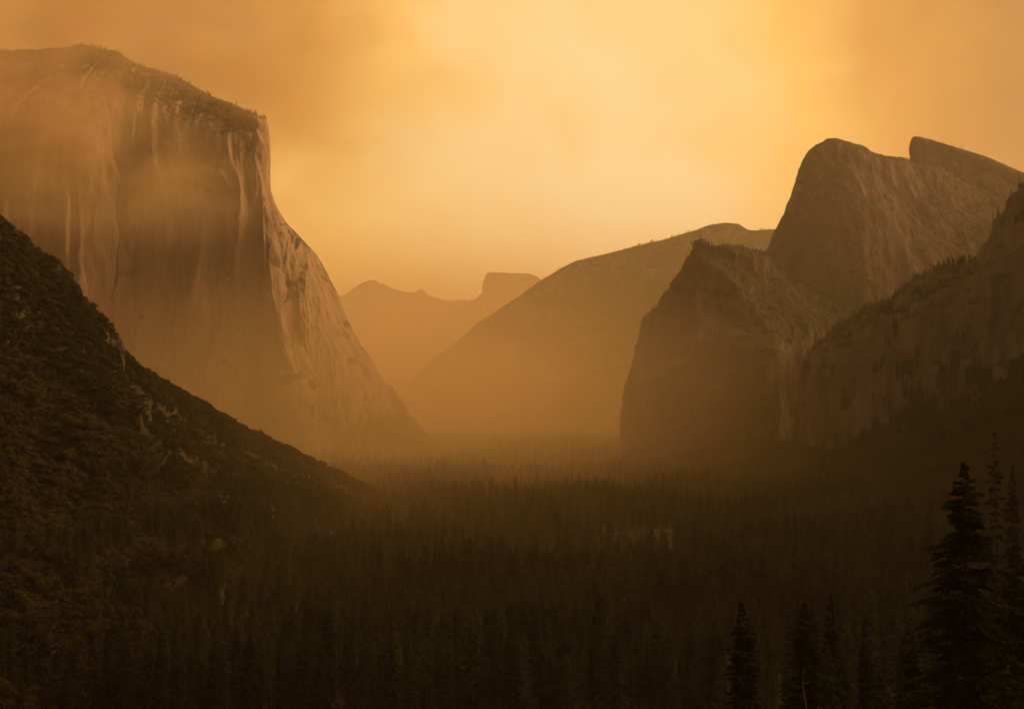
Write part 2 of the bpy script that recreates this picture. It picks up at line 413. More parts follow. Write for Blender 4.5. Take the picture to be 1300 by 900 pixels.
higher_cols = [
 [(1230,420,4800),(1225,350,4800),(1215,300,4800),(1200,260,4800),(1185,225,4800),(1180,200,4830),(1180,190,4900),(1190,250,5500)],
 [(1158,420,4560),(1158,350,4560),(1157,290,4560),(1157,240,4560),(1156,205,4570),(1156,186,4590),(1162,177,4650),(1175,230,5400)],
 [(1180,420,4480),(1178,350,4490),(1176,290,4500),(1174,250,4510),(1172,215,4530),(1172,192,4560),(1176,176,4640),(1190,230,5400)],
 [(1215,420,4450),(1212,350,4470),(1210,300,4480),(1207,260,4500),(1205,225,4520),(1205,200,4560),(1205,184,4640),(1220,230,5400)],
 [(1260,420,4430),(1256,360,4450),(1252,310,4470),(1250,270,4490),(1248,238,4520),(1248,214,4560),(1248,198,4640),(1260,240,5400)],
 [(1310,420,4400),(1308,360,4420),(1306,320,4450),(1304,285,4480),(1302,258,4510),(1302,238,4560),(1302,221,4640),(1310,260,5400)],
 [(1400,430,4400),(1400,380,4420),(1400,340,4450),(1400,310,4480),(1400,285,4510),(1400,268,4560),(1400,255,4640),(1400,280,5400)],
 [(1600,430,4400),(1600,380,4420),(1600,350,4450),(1600,330,4480),(1600,315,4510),(1600,305,4560),(1600,298,4640),(1600,300,5400)],
]
rock_mass('rock_fin', higher_cols, 320, 260, M_cath, gen_disp(7, 3, 2, 260, 91, 1.6),
          'smooth slanting granite fin with an overhanging left lip behind the rounded dome', 'rock fin', key='higher')

wall_cols = [   # the wall of the hanging valley on the right, running out of the frame
 [(1010,604,3200),(1012,560,3220),(1016,520,3240),(1020,490,3260),(1024,468,3290),(1030,455,3330),(1040,450,3420),(1060,470,4000)],
 [(1040,606,2950),(1038,560,2980),(1036,520,3000),(1035,482,3010),(1038,455,3030),(1050,440,3090),(1066,430,3200),(1090,460,3800)],
 [(1085,610,2820),(1083,560,2850),(1080,515,2870),(1080,470,2890),(1084,440,2910),(1094,415,2970),(1104,402,3090),(1130,440,3700)],
 [(1140,614,2700),(1138,560,2730),(1136,520,2760),(1135,470,2790),(1138,425,2820),(1146,392,2880),(1154,372,3000),(1170,420,3600)],
 [(1190,618,2600),(1190,555,2640),(1188,515,2670),(1187,460,2700),(1188,405,2730),(1192,365,2790),(1200,343,2900),(1215,400,3500)],
 [(1235,622,2520),(1236,545,2560),(1236,505,2600),(1236,450,2640),(1236,385,2680),(1236,352,2740),(1238,332,2840),(1250,390,3400)],
 [(1272,624,2460),(1273,535,2500),(1275,495,2560),(1275,430,2600),(1274,360,2640),(1274,314,2700),(1276,286,2800),(1285,380,3300)],
 [(1310,626,2400),(1310,530,2450),(1312,485,2520),(1312,410,2560),(1312,320,2600),(1312,262,2660),(1312,231,2760),(1320,360,3300)],
 [(1380,630,2350),(1380,520,2400),(1382,465,2460),(1382,370,2500),(1382,270,2540),(1382,190,2600),(1382,150,2700),(1390,300,3300)],
 [(1500,640,2250),(1500,520,2300),(1500,440,2350),(1500,340,2380),(1500,200,2420),(1500,60,2480),(1500,10,2600),(1500,160,3300)],
 [('w',1000,1900,-10),('w',1040,1930,150),('w',1100,1970,330),('w',1160,2010,520),('w',1230,2060,720),('w',1320,2120,900),('w',1480,2250,1040),('w',2000,3000,800)],  # out-of-view columns from here on, raised to block the sun from the foreground
 [('w',900,1300,0),('w',950,1310,150),('w',1030,1330,340),('w',1110,1350,540),('w',1210,1380,760),('w',1340,1420,960),('w',1560,1480,1120),('w',2200,1700,900)],
 [('w',760,600,30),('w',830,600,180),('w',930,610,360),('w',1030,620,560),('w',1150,620,780),('w',1300,620,980),('w',1540,620,1150),('w',2200,620,900)],
 [('w',640,-100,80),('w',720,-100,240),('w',840,-110,420),('w',960,-110,600),('w',1090,-110,800),('w',1250,-120,980),('w',1500,-120,1150),('w',2200,-120,900)],
]
for c_ in wall_cols:
    if c_[0][0] == 'w' or c_[0][0] < 1040 or c_[0][0] > 2000: continue
    x_, y_, D_ = c_[0]; c_[0] = (x_, y_ + 14, D_ - 520)
    y1 = float(np.interp(x_, [1040, 1100, 1150, 1300, 1500, 1750], [592, 572, 556, 502, 470, 450]))
    c_[1] = (c_[1][0], y1, c_[1][2] - 50)
    c_[2] = (c_[2][0], min(c_[2][1], y1 - 38), c_[2][2])
rock_mass('rock_ridge', wall_cols, 620, 380, M_wall, gen_disp(22, 8, 4, 150, 121, 3.4),
          'dark granite ridge climbing out of the frame at right above dark forest', 'ridge', key='wall')

# ------------------------------------------------------------------ distant ridges
def ridge_cols(crest, Dc, foot_y, front, back):
    out = []
    for (x, y, *d) in crest:
        D = d[0] if d else Dc
        out.append([(x, foot_y, D - front), (x, foot_y + (y - foot_y) * 0.30, D - front * .72), (x, foot_y + (y - foot_y) * 0.62, D - front * .42),
                    (x, foot_y + (y - foot_y) * 0.88, D - front * .13), (x, y, D), (x, foot_y + (y - foot_y) * 0.7, D + back * .4), (x, foot_y, D + back)])
    return out

mid_crest = [(440,572,8200),(470,540,8100),(510,501,8000),(540,470,7950),(580,436,7900),(620,403,7850),(660,377,7800),(690,356,7800),(725,335,7750),(738,330,7700),(760,325,7700),
             (800,315,7600),(850,303,7500),(885,294,7500),(900,287,7500),(920,283,7500),(938,285,7500),(952,293,7500),(975,292,7500),(1000,290,7500),(1060,280,7500),(1300,250,7500),(1700,240,7500)]
rock_mass('forested_ridge', ridge_cols(mid_crest, 7700, 562, 1700, 1500), 700, 260, M_far, gen_disp(60, 24, 9, 420, 151, 2.0, 4),
          'long hazy ridge descending to the valley centre with a small round knob on top', 'ridge', key='mid')

hd_crest = [(420,520,13500),(470,500,13500),(520,455,13500),(556,412,13500),(585,392,13500),(600,381,13450),(611,374,13420),(614,366,13400),(619,349,13400),(624,347,13400),(640,347.5,13400),(655,348,13400),(668,348,13400),(678,352,13400),
            (690,362,13400),(720,400,13400),(800,430,13400),(1100,440,13400)]
def hd_disp(G, N, tu, tv):
    g = gen_disp(30, 12, 0, 500, 181, 1.3)(G, N, tu, tv)
    w = (np.clip(np.abs(tu - 10.5) / 3, 0.06, 1))[:, None, None]
    return G + (g - G) * w
rock_mass('half_round_peak', ridge_cols(hd_crest, 13400, 560, 2200, 1800), 520, 160, M_far, hd_disp,
          'distant pale peak sheared flat on its left side beyond the hazy ridge', 'peak', key='hd')

far_crest = [(200,400,19000),(300,385,19000),(400,385,19000),(440,372,19000),(460,360,19000),(475,356,19000),(490,361,19000),(505,366,19000),(522,369,19000),(533,366,19000),(541,367,19000),(552,375,19000),(575,380,19000),(600,383,19000),(700,384,19000),(900,380,19000),(1400,380,19000)]
rock_mass('distant_mountain', ridge_cols(far_crest, 19000, 545, 3000, 2500), 420, 110, M_far, gen_disp(60, 26, 8, 700, 211, 1.3),
          'faintest and farthest mountain crest low in the haze left of the sheared peak', 'mountain', key='far')

# ------------------------------------------------------------------ near hillside on the left
hill_cols = [
 [(-600,1100,330),(-600,900,380),(-600,500,480),(-600,200,600),(-600,60,700),(-600,300,1000),(-600,480,1500)],
 [(-160,1020,420),(-160,900,460),(-160,620,560),(-160,380,700),(-160,190,850),(-160,300,1150),(-160,500,1500)],
 [(-40,985,520),(-40,880,560),(-40,680,660),(-40,430,790),(-40,255,910),(-40,330,1150),(-40,500,1500)],
 [(0,960,560),(0,860,600),(0,680,690),(0,440,800),(0,286,930),(0,340,1180),(0,500,1500)],
 [(40,940,590),(40,845,630),(40,680,710),(40,460,840),(40,322,950),(44,380,1180),(40,500,1500)],
 [(74,915,620),(74,830,660),(74,680,740),(74,470,860),(72,334,975),(80,400,1200),(74,500,1550)],
 [(110,890,660),(110,810,700),(110,690,770),(110,510,890),(108,384,1000),(114,440,1230),(110,520,1600)],
 [(143,865,700),(143,800,740),(143,690,810),(143,540,930),(138,412,1030),(143,470,1250),(143,530,1650)],
 [(154,855,720),(153,795,760),(153,700,820),(153,560,940),(151,446,1050),(153,490,1270),(153,535,1660)],
 [(200,820,820),(200,770,870),(200,700,930),(200,590,1040),(200,486,1180),(200,520,1380),(200,545,1700)],
 [(250,790,950),(250,745,1000),(250,690,1070),(250,610,1180),(250,517,1330),(250,540,1500),(250,555,1800)],
 [(300,755,1120),(300,720,1160),(300,680,1220),(300,620,1330),(300,545,1480),(300,560,1640),(300,570,1900)],
 [(350,725,1280),(350,700,1320),(350,670,1380),(350,630,1470),(350,567,1630),(350,577,1780),(350,584,2000)],
 [(400,695,1450),(400,678,1500),(400,658,1560),(400,632,1640),(400,587,1790),(400,594,1900),(400,598,2050)],
 [(440,676,1620),(440,664,1660),(440,652,1720),(440,636,1790),(440,606,1900),(440,610,1990),(440,612,2100)],
 [(475,668,1750),(475,662,1790),(475,655,1830),(475,645,1880),(475,626,1960),(475,626,2040),(475,626,2140)],
 [(510,668,1850),(510,664,1880),(510,660,1920),(510,655,1960),(510,650,2020),(510,650,2080),(510,650,2160)],
]
def hill_disp(G, N, tu, tv):
    x, y, z = G[..., 0], G[..., 1], G[..., 2]
    # spurs run down the slope, ledges cross it
    a = ridged(np.stack([(x * 0.8 + y * 0.35) / 120, (y - x) / 400, z / 260], -1), 4, 301) * 11
    b = ridged(np.stack([x / 40, y / 40, z / 30], -1), 3, 311) * 1.8
    c = fbm(np.stack([x / 9, y / 9, z / 9], -1), 3, 321) * 1.1
    # benches and gullies that run with the crest
    TU, TV = np.meshgrid(tu, tv, indexing='ij')
    b = b + ridged(np.stack([TV * 1.5 + 0.12 * TU + 0.25 * fbm(np.stack([TU * .6, TV, TV * 0], -1), 2, 344), TU * 0.22, TV * 0], -1), 3, 341, .55) * 15 * np.clip((tv - 0.5) / 0.8, 0, 1)[None, :] * np.clip((3.75 - tv) / 0.6, 0, 1)[None, :]
    edge = np.clip(tv / 0.6, 0, 1)[None, :] * (0.25 + 0.75 * np.clip((15.5 - tu) / 6, 0, 1))[:, None]
    st = np.clip(np.abs(tv - 4) / 0.7, 0.25, 1)[None, :]
    G = G + N * ((a * st + b + c) * edge)[..., None]
    # rock ledges: terrace the heights on the upper slope
    m = (np.clip((9.5 - tu) / 2, 0, 1)[:, None]) * (np.clip((tv - 2.6) / 0.8, 0, 1) * np.clip((4.6 - tv) / 0.5, 0, 1))[None, :] * 0.6
    s = 34.0
    w = fbm(np.stack([x / 90, y / 90, z / 200], -1), 2, 331) * 14
    zz = (G[..., 2] + w) / s
    f = zz - np.floor(zz)
    stp = np.floor(zz) + np.clip((f - 0.55) / 0.45, 0, 1) ** 1.0
    G[..., 2] = G[..., 2] * (1 - 0.25 * m) + (stp * s - w) * 0.25 * m
    return G
rock_mass('hillside', hill_cols, 700, 460, M_hill, hill_disp,
          'dark brushy hillside with rock ledges sloping down from the left edge to the valley', 'hillside', key='hill')

# ------------------------------------------------------------------ trees
def conifer(h, rad, whorls, per, sprays, leaf, seed, base=0.12, sparse=0.0, shape=1.0, lean_=0.0, limb=True, ragged=0.3):
    """returns (crown verts, tris), (trunk verts, quads)"""
    rg = np.random.default_rng(seed)
    V = []; T = []
    # trunk + limbs
    tv_, tq = [], []
    def tube(p0, p1, r0, r1, n=6):
        p0 = np.array(p0, float); p1 = np.array(p1, float)
        d = p1 - p0; d /= np.linalg.norm(d) + 1e-9
        a = np.cross(d, [0, 0, 1.0]) if abs(d[2]) < 0.9 else np.cross(d, [1.0, 0, 0])
        a /= np.linalg.norm(a); b = np.cross(d, a)
        s = len(tv_)
        for (p, r) in ((p0, r0), (p1, r1)):
            for k in range(n):
                t = 2 * math.pi * k / n
                tv_.append(p + (a * math.cos(t) + b * math.sin(t)) * r)
        for k in range(n):
            tq.append((s + k, s + (k + 1) % n, s + n + (k + 1) % n, s + n + k))
    r0 = h * 0.013 + 0.05
    segs = 7
    wob = np.cumsum(rg.normal(0, 0.0035 * h, (segs + 1, 2)), 0); wob[0] = 0
    zt = np.linspace(0, h, segs + 1)
    axis = lambda z: np.array([np.interp(z, zt, wob[:, 0]) + lean_ * z, np.interp(z, zt, wob[:, 1]), z])
    for k in range(segs):
        tube(axis(zt[k]), axis(zt[k + 1]), r0 * (1 - zt[k] / h) + 0.03, r0 * (1 - zt[k + 1] / h) + 0.03, 8)
    zs = h * (base + (1 - base) * (np.linspace(0, 1, whorls) ** 0.9))
    for wi, z in enumerate(zs):
        f = (z / h - base) / (1 - base)
        L0 = rad * ((1 - f) ** (0.75 * shape)) * (0.35 + 0.65 * min(1, (f + 0.08) / 0.22)) * min(1, 0.15 + (1 - f) / 0.12) + 0.1
        L0 *= rg.uniform(1 - ragged, 1.12)
        n = per if f < 0.85 else max(3, per - 2)
        a0 = rg.uniform(0, 6.28)
        for k in range(n):
            if rg.random() < sparse: continue
            az = a0 + 6.283 * k / n + rg.normal(0, 0.25)
            L = L0 * rg.uniform(0.55, 1.15)
            zb = z + rg.normal(0, h / whorls * 0.4)
            zb = z - abs(zb - z) if z > h * 0.93 else min(zb, h * 0.97)
            el = 0.35 * f - 0.30 + rg.normal(0, 0.12)        # lower limbs droop, upper reach up
            d = np.array([math.cos(az) * math.cos(el), math.sin(az) * math.cos(el), math.sin(el)])
            p0 = axis(zb)
            sag = -0.12 * L
            tip = p0 + d * L + np.array([0, 0, sag])
            if limb:
                tube(p0, p0 + (tip - p0) * 0.85, 0.035 + 0.012 * L, 0.015, 3)
            side = np.array([-math.sin(az), math.cos(az), 0])
            for s in range(sprays):
                t = rg.uniform(0.12, 1.0) ** 0.8
                p = p0 + d * L * t + np.array([0, 0, sag * t * t])
                wdt = (0.42 * L * (1 - t) + 0.25 * leaf) * rg.uniform(-1, 1)
                p = p + side * wdt + np.array([0, 0, rg.normal(0, 0.1 * leaf) - abs(wdt) * 0.15])
                sz = leaf * rg.uniform(0.6, 1.3) * (1 if f < 0.8 else 1 - 2.6 * (f - 0.8))
                dd = d * rg.uniform(0.4, 1) + side * np.sign(wdt) * rg.uniform(0.1, 0.9) + np.array([0, 0, rg.uniform(-0.5, 0.15)])
                dd /= np.linalg.norm(dd)
                cr_ = np.cross(dd, [rg.normal(), rg.normal(), rg.normal() + 1.2]); cr_ /= np.linalg.norm(cr_) + 1e-9
                i = len(V)
                V.extend([p - cr_ * sz * 0.26, p + cr_ * sz * 0.26, p + dd * sz])
                T.append((i, i + 1, i + 2))
    # leader
    top = axis(h)
    for s in range(10):
        i = len(V); a = rg.uniform(0, 6.28); z = -rg.uniform(0, 1.2) * leaf * 1.4
        o_ = np.array([math.cos(a), math.sin(a), 0.0]) * 0.22 * leaf
        V.extend([top + [0, 0, z], top + [0.05 * leaf, 0, z + 0.3 * leaf], top + o_ * (-z / leaf) + [0, 0, z + 0.1 * leaf]])
        T.append((i, i + 1, i + 2))
    return (np.array(V), np.array(T)), (np.array(tv_), np.array(tq))

M_leaf_shade = foliage_material('shaded_needles', (0.010, 0.016, 0.008), (0.034, 0.040, 0.017))  # conifer needles darkened: shade of the silhouetted trees put into the colour
def tree_meshes(name, leafm=None, **k):
    (v, t), (tv_, tq) = conifer(**k)
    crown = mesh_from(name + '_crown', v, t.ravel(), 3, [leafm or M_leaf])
    trunk = mesh_from(name + '_trunk', tv_, tq.ravel(), 4, [M_bark])
    return crown, trunk

# full-grown trees of the valley forest, unit height 40 m
FOREST = [tree_meshes('forest_a', h=40, rad=4.6, whorls=34, per=6, sprays=7, leaf=1.5, seed=1, base=0.12),
          tree_meshes('forest_b', h=40, rad=3.7, whorls=32, per=6, sprays=6, leaf=1.4, seed=2, base=0.2, sparse=0.15),
          tree_meshes('forest_c', h=40, rad=5.6, whorls=26, per=6, sprays=9, leaf=1.7, seed=3, base=0.1, sparse=0.1, shape=0.8),
          tree_meshes('forest_d', h=40, rad=3.0, whorls=30, per=5, sprays=6, leaf=1.2, seed=4, base=0.25, sparse=0.3)]

def make_tree(name, meshes, loc, rz, s, sz, label, group=None, cat='tree', trunk_mat=None):
    e = link(name, None, label, cat, group, loc=loc)
    e.rotation_euler = (0, 0, rz)
    e.scale = (s, s, sz)
    c = link('crown', meshes[0], parent=e)
    t = link('trunk', meshes[1], parent=e)
    return e

# ---- the single trees that stand out at the lower right
def hero(name, px, py, D, h, label, **k):
    top = at(px, py, D)
    ms = tree_meshes(name, leafm=M_leaf_shade, h=h, seed=int(px), **k)
    gz = top[2] - h
    g = float(ground_h(top[0], top[1]))
    # stretch the bare bole so that it reaches the real ground
    if g < gz - 0.5:
        ext = gz - g
        z_scale = (h + ext) / h
    else:
        z_scale = 1.0
    base = (top[0], top[1], top[2] - h * z_scale)
    e = make_tree('conifer_tree', ms, base, random.uniform(0, 6), 1, z_scale, label)
    return e, g

HEROES = [
 (1220, 586, 175, 46, 'tallest dark conifer, full pointed crown, standing at the lower right against the valley', dict(rad=14, whorls=54, per=7, sprays=95, leaf=0.8, base=0.04, shape=0.9, ragged=0.65, sparse=0.14)),
 (1262, 547, 400, 55, 'thin sparse conifer with gaps in its crown, faint behind the tallest dark conifer', dict(rad=5.5, whorls=44, per=4, sprays=16, leaf=1.0, base=0.1, sparse=0.45, shape=0.5, ragged=0.7)),
 (1282, 590, 430, 48, 'faint full conifer at the right edge, just right of the thin sparse one', dict(rad=5.2, whorls=44, per=5, sprays=18, leaf=1.1, base=0.08, sparse=0.2)),
 (943, 763, 265, 38, 'dark conifer at the bottom right of centre beside a bare leaning pole', dict(rad=6.5, whorls=46, per=6, sprays=24, leaf=0.9, base=0.06, shape=0.8, ragged=0.5)),
 (1024, 764, 255, 38, 'dark bushy conifer at the bottom with a pale dead stem before it', dict(rad=8.0, whorls=46, per=6, sprays=28, leaf=0.9, base=0.05, shape=0.75, ragged=0.5)),
 (1052, 752, 330, 42, 'narrow conifer close behind the bushy one at the bottom', dict(rad=4.0, whorls=44, per=6, sprays=16, leaf=0.95, base=0.06)),
 (1098, 786, 330, 36, 'faint low conifer between the bushy one and the tallest dark conifer', dict(rad=4.0, whorls=40, per=6, sprays=16, leaf=0.95, base=0.06)),
 (1288, 690, 215, 44, 'dark conifer cut by the right edge beside the tallest one', dict(rad=8.0, whorls=50, per=6, sprays=30, leaf=0.95, base=0.05, shape=0.7, ragged=0.5)),
 (1160, 800, 240, 40, 'low dark conifer at the left foot of the tallest one', dict(rad=4.6, whorls=46, per=6, sprays=20, leaf=0.9, base=0.05)),
]
for px, py, D, h, lab, k in HEROES:
    hero('standout', px, py, D, h, lab, **k)

def snag(px, py, D, h, label, seed, wood=None):
    wood = wood or M_dead
    rg = np.random.default_rng(seed)
    top = at(px, py, D)
    V, Q = [], []
    def tube(p0, p1, r0, r1, n=7):
        p0 = np.array(p0, float); p1 = np.array(p1, float); d = p1 - p0; d /= np.linalg.norm(d)
        a = np.cross(d, [1.0, 0.2, 0]); a /= np.linalg.norm(a); b = np.cross(d, a); s = len(V)
        for p, r in ((p0, r0), (p1, r1)):
            for k in range(n):
                t = 6.283 * k / n; V.append(p + (a * math.cos(t) + b * math.sin(t)) * r)
        for k in range(n): Q.append((s + k, s + (k + 1) % n, s + n + (k + 1) % n, s + n + k))
    pts = [np.array([rg.normal(0, .12) * k / 2, rg.normal(0, .12), h * k / 8]) for k in range(9)]
    for k in range(8): tube(pts[k], pts[k + 1], 0.30 * (1 - k / 8.5), 0.30 * (1 - (k + 1) / 8.5))
    me_t = mesh_from('bole', np.array(V), np.array(Q).ravel(), 4, [wood])
    V.clear(); Q.clear()
    brs = []
    for k in range(9):
        V.clear(); Q.clear()
        z = h * rg.uniform(0.35, 0.97); az = rg.uniform(0, 6.28); L = rg.uniform(0.5, 2.0)
        p = np.array([np.interp(z, [q[2] for q in pts], [q[0] for q in pts]), np.interp(z, [q[2] for q in pts], [q[1] for q in pts]), z])
        tube(p, p + np.array([math.cos(az) * L, math.sin(az) * L, rg.uniform(-.5, .3) * L]), 0.06, 0.015, 4)
        brs.append(mesh_from('branch', np.array(V), np.array(Q).ravel(), 4, [wood]))
    g = float(ground_h(top[0], top[1]))
    e = link('dead_tree', None, label, 'dead tree', loc=(top[0], top[1], top[2] - h))
    link('trunk', me_t, parent=e)
    for b_ in brs: link('branch', b_, parent=e)
    e.scale = (1, 1, max(1.0, (top[2] - g + 1) / h)); e.location = (top[0], top[1], top[2] - h * e.scale[2])
snag(920, 768, 262, 38, 'bare dark pole of a dead tree left of the dark bottom conifer', 5, M_bark)
snag(1021, 845, 235, 24, 'thin pale dead stem standing before the dark bushy conifer at the bottom', 8)

# ---- single trees seen on skylines
def plant_on(key, px, py):
    """surface vertex nearest to the given sight line"""
    G, N = SURF[key]
    P = G.reshape(-1, 3)
    qx, qy, qz = project(P)
    d = (qx - px) ** 2 + (qy - py) ** 2
    d[(qz < 10)] = 1e9
    return P[int(np.argmin(d))]
for key, px, py, hh, v, lab in [
    ('hill', 420, 598, 15, 3, 'small lone conifer on the crest near the lower end of the dark hillside'),
    ('hill', 133, 405, 9, 2, 'small spindly tree on the rock ledge of the dark hillside'),
    ('higher', 1222, 189, 14, 2, 'tallest small tree on the skyline of the slanting rock fin'),
    ('cap', 300, 136, 22, 2, 'small tree on the rim of the pale cliff near its right corner')]:
    p = plant_on(key, px, py)
    make_tree('conifer_tree', FOREST[v], p - np.array([0, 0, 0.6]), px * 1.3, hh / 40 * 1.2, hh / 40, lab)

# ------------------------------------------------------------------ forest points
pts = []; scl = []; var = []; kindp = []
def add_pts(P, hmin, hmax, variants=(0, 1, 2, 3), wid=1.0):
    n = len(P)
    h = rng.uniform(hmin, hmax, n) / 40
    w = h * rng.uniform(0.8, 1.25, n) * wid
    pts.append(P); scl.append(np.stack([w, w, h], 1)); var.append(rng.choice(variants, n))

# valley floor, jittered lattice inside the field of view (a little wider)
def lattice(y0, y1, step, wide=0.47, xmin=-1e9):
    out = []
    yy = np.arange(y0, y1, step)
    for y in yy:
        xr = y * wide + 60
        x = np.arange(-xr, xr, step)
        out.append(np.stack([x + rng.uniform(-.48, .48, len(x)) * step, y + rng.uniform(-.48, .48, len(x)) * step], 1))
    return np.concatenate(out)
near = lattice(250, 1400, 12.0)
mid = lattice(1400, 3000, 12.5)
far = lattice(3000, 6300, 15.0, 0.40)
xy = np.concatenate([near, mid, far])
# stands differ in height and density
st = fbm(np.stack([xy[:, 0] / 150, xy[:, 1] / 150, np.zeros(len(xy))], 1), 3, 501)
keep = rng.random(len(xy)) < np.clip(0.9 + st * 0.45, 0.25, 1.0)
# clearing with dry grass
mc = at(835, 686, 1600)[:2]
dm = np.hypot((xy[:, 0] - mc[0]) / 72, (xy[:, 1] - mc[1] + 40) / 120) + 0.7 * fbm(np.stack([xy[:, 0] / 40, xy[:, 1] / 60, np.zeros(len(xy))], 1), 2, 61)
keep &= dm > 1
xy, st = xy[keep], st[keep]
gz = ground_h(xy[:, 0], xy[:, 1])
# points hidden inside the lofted masses are harmless; skip those under the hillside
P = np.column_stack([xy, gz - 0.5])
px_, py_, pz_ = project(P + np.array([0, 0, 38.0]))
r = np.hypot(xy[:, 0], xy[:, 1])
ok = (r > 640) | ((xy[:, 0] / xy[:, 1] > 0.15) & (rng.random(len(xy)) < 0.45) & (r > 300))
# leave room round the single trees
ok &= ~((r < 480) & (xy[:, 0] > 40) & (py_ < 730))
P, st = P[ok], st[ok]
h = (30 + 11 * np.clip(st, -1, 1) + rng.normal(0, 7.5, len(P))).clip(10, 54) / 40
w = h ** 0.8 * rng.uniform(0.8, 1.5, len(P))
pts.append(P); scl.append(np.stack([w, w, h], 1)); var.append(rng.choice(4, len(P), p=[.35, .25, .22, .18]))

def scatter(key, n, cond, hmin, hmax, wid=1.0, variants=(0, 1, 2, 3)):
    G, N = SURF[key]
    g = G.reshape(-1, 3); nn = N.reshape(-1, 3)
    # sample proportional to cell area
    du = np.linalg.norm(np.gradient(G, axis=0), axis=2) * np.linalg.norm(np.gradient(G, axis=1), axis=2)
    qx, qy, qz = project(g)
    wgt = du.reshape(-1) * cond(g, np.abs(nn[:, 2]), qx, qy)
    wgt *= (qx > -60) & (qx < 1360)
    if wgt.sum() <= 0: return
    idx = rng.choice(len(g), n, p=wgt / wgt.sum())
    P = g[idx] + rng.normal(0, 2.0, (n, 3)) * np.array([1, 1, 0]) - np.array([0, 0, 1.0])
    add_pts(P, hmin, hmax, variants, wid)

crest_y = lambda x: np.interp(x, [0, 45, 74, 110, 147, 200, 300, 400, 475, 510], [285, 322, 334, 385, 440, 485, 545, 587, 628, 650])
sm = lambda a, b, x: np.clip((x - a) / (b - a), 0, 1)
nz3 = lambda g, s, seed: fbm(g / s, 3, seed)
scatter('hill', 3200, lambda g, nz, x, y: sm(0.4, 0.6, nz) * (nz3(g, 70, 3) > -0.1) * sm(95, 35, g[:, 2]) * (y > crest_y(x) + 40), 14, 30, 1.1)
scatter('hill', 500, lambda g, nz, x, y: sm(0.4, 0.6, nz) * (nz3(g, 60, 8) > 0.2) * (y > crest_y(x) + 22), 7, 14, 1.3)
scatter('hill', 1100, lambda g, nz, x, y: (np.abs(y - crest_y(x)) < 15) * (x > 20) * (x < 465) * (nz3(g, 28, 19) > -0.05), 3, 9, 2.2)
scatter('cap', 5000, lambda g, nz, x, y: sm(0.45, 0.65, nz) * sm(260, 60, g[:, 2]) * (y > 500), 22, 38)
scatter('cap', 2600, lambda g, nz, x, y: sm(0.5, 0.7, nz) * (g[:, 2] > 850) * (nz3(g, 120, 15) > -0.1), 6, 14, 1.8)
scatter('lower', 9000, lambda g, nz, x, y: sm(0.40, 0.62, nz) * (0.2 + (nz3(g, 120, 4) > -0.25)), 5, 14, 1.7)
scatter('wall', 14000, lambda g, nz, x, y: sm(0.45, 0.62, nz) * sm(430, 250, g[:, 2]) * (x > 1020) * (y > 470), 22, 38, 1.2)
scatter('lower', 6000, lambda g, nz, x, y: sm(200, 40, g[:, 2]) * sm(0.3, 0.5, nz), 20, 36)
scatter('middle', 3500, lambda g, nz, x, y: sm(0.5, 0.7, nz) * (nz3(g, 90, 6) > 0.15), 4, 11, 1.8)
scatter('higher', 300, lambda g, nz, x, y: sm(0.72, 0.85, nz) * (nz3(g, 70, 7) > 0.3), 4, 11, 1.6)
scatter('wall', 9000, lambda g, nz, x, y: sm(0.45, 0.65, nz) * (0.1 + (nz3(g, 120, 9) > -0.1)), 9, 22, 1.3)
scatter('mid', 9000, lambda g, nz, x, y: sm(0.3, 0.6, nz) * (0.2 + (nz3(g, 300, 10) > -0.2)), 8, 19, 2.2)
# apron of dark forest below the right-hand wall
def apron(n):
    x = rng.uniform(1020, 1400, n); t = rng.random(n)
    D = rng.uniform(2150, 2950, n)
    return x, D
P_all = np.concatenate(pts); S_all = np.concatenate(scl); V_all = np.concatenate(var)

# the 280 trees that show largest become single things
tops = P_all + np.stack([np.zeros(len(P_all)), np.zeros(len(P_all)), S_all[:, 2] * 40], 1)
tx, ty, tz = project(tops)
inframe = (tx > 5) & (tx < 1295) & (ty > 60) & (ty < 885)
size = S_all[:, 2] * 40 / tz * np.clip((900 - ty) / (S_all[:, 2] * 40 / tz * F), 0.1, 1)
size[~inframe] = -1
order = np.argsort(-size)
single = order[:285]
mask = np.ones(len(P_all), bool); mask[single] = False
def zone(i):
    x = tx[i]
    if x < 330: return 'dark conifer in the front rows of forest at the bottom left corner', 'front forest trees, bottom left'
    if x < 650: return 'dark conifer in the front rows of forest left of centre at the bottom', 'front forest trees, left of centre'
    if x < 900: return 'dark conifer in the front rows of forest right of centre at the bottom', 'front forest trees, right of centre'
    return 'dark conifer in the front rows of forest around the standout trees at lower right', 'front forest trees, lower right'
protos = {}
for i in single:
    lab, grp = zone(i)
    k = int(V_all[i])
    if k not in protos:
        e = make_tree('conifer_tree', FOREST[k], P_all[i], rng.uniform(0, 6.28), S_all[i, 0], S_all[i, 2], lab, grp)
        protos[k] = e
    else:
        src = protos[k]
        e = src.copy(); col.objects.link(e)
        e['label'] = lab; e['group'] = grp
        e.location = P_all[i]; e.rotation_euler = (0, 0, rng.uniform(0, 6.28)); e.scale = (S_all[i, 0], S_all[i, 0], S_all[i, 2])
        for ch in src.children:
            c = ch.copy(); col.objects.link(c); c.parent = e
proto_children = [list(protos[k].children) if k in protos else None for k in range(4)]

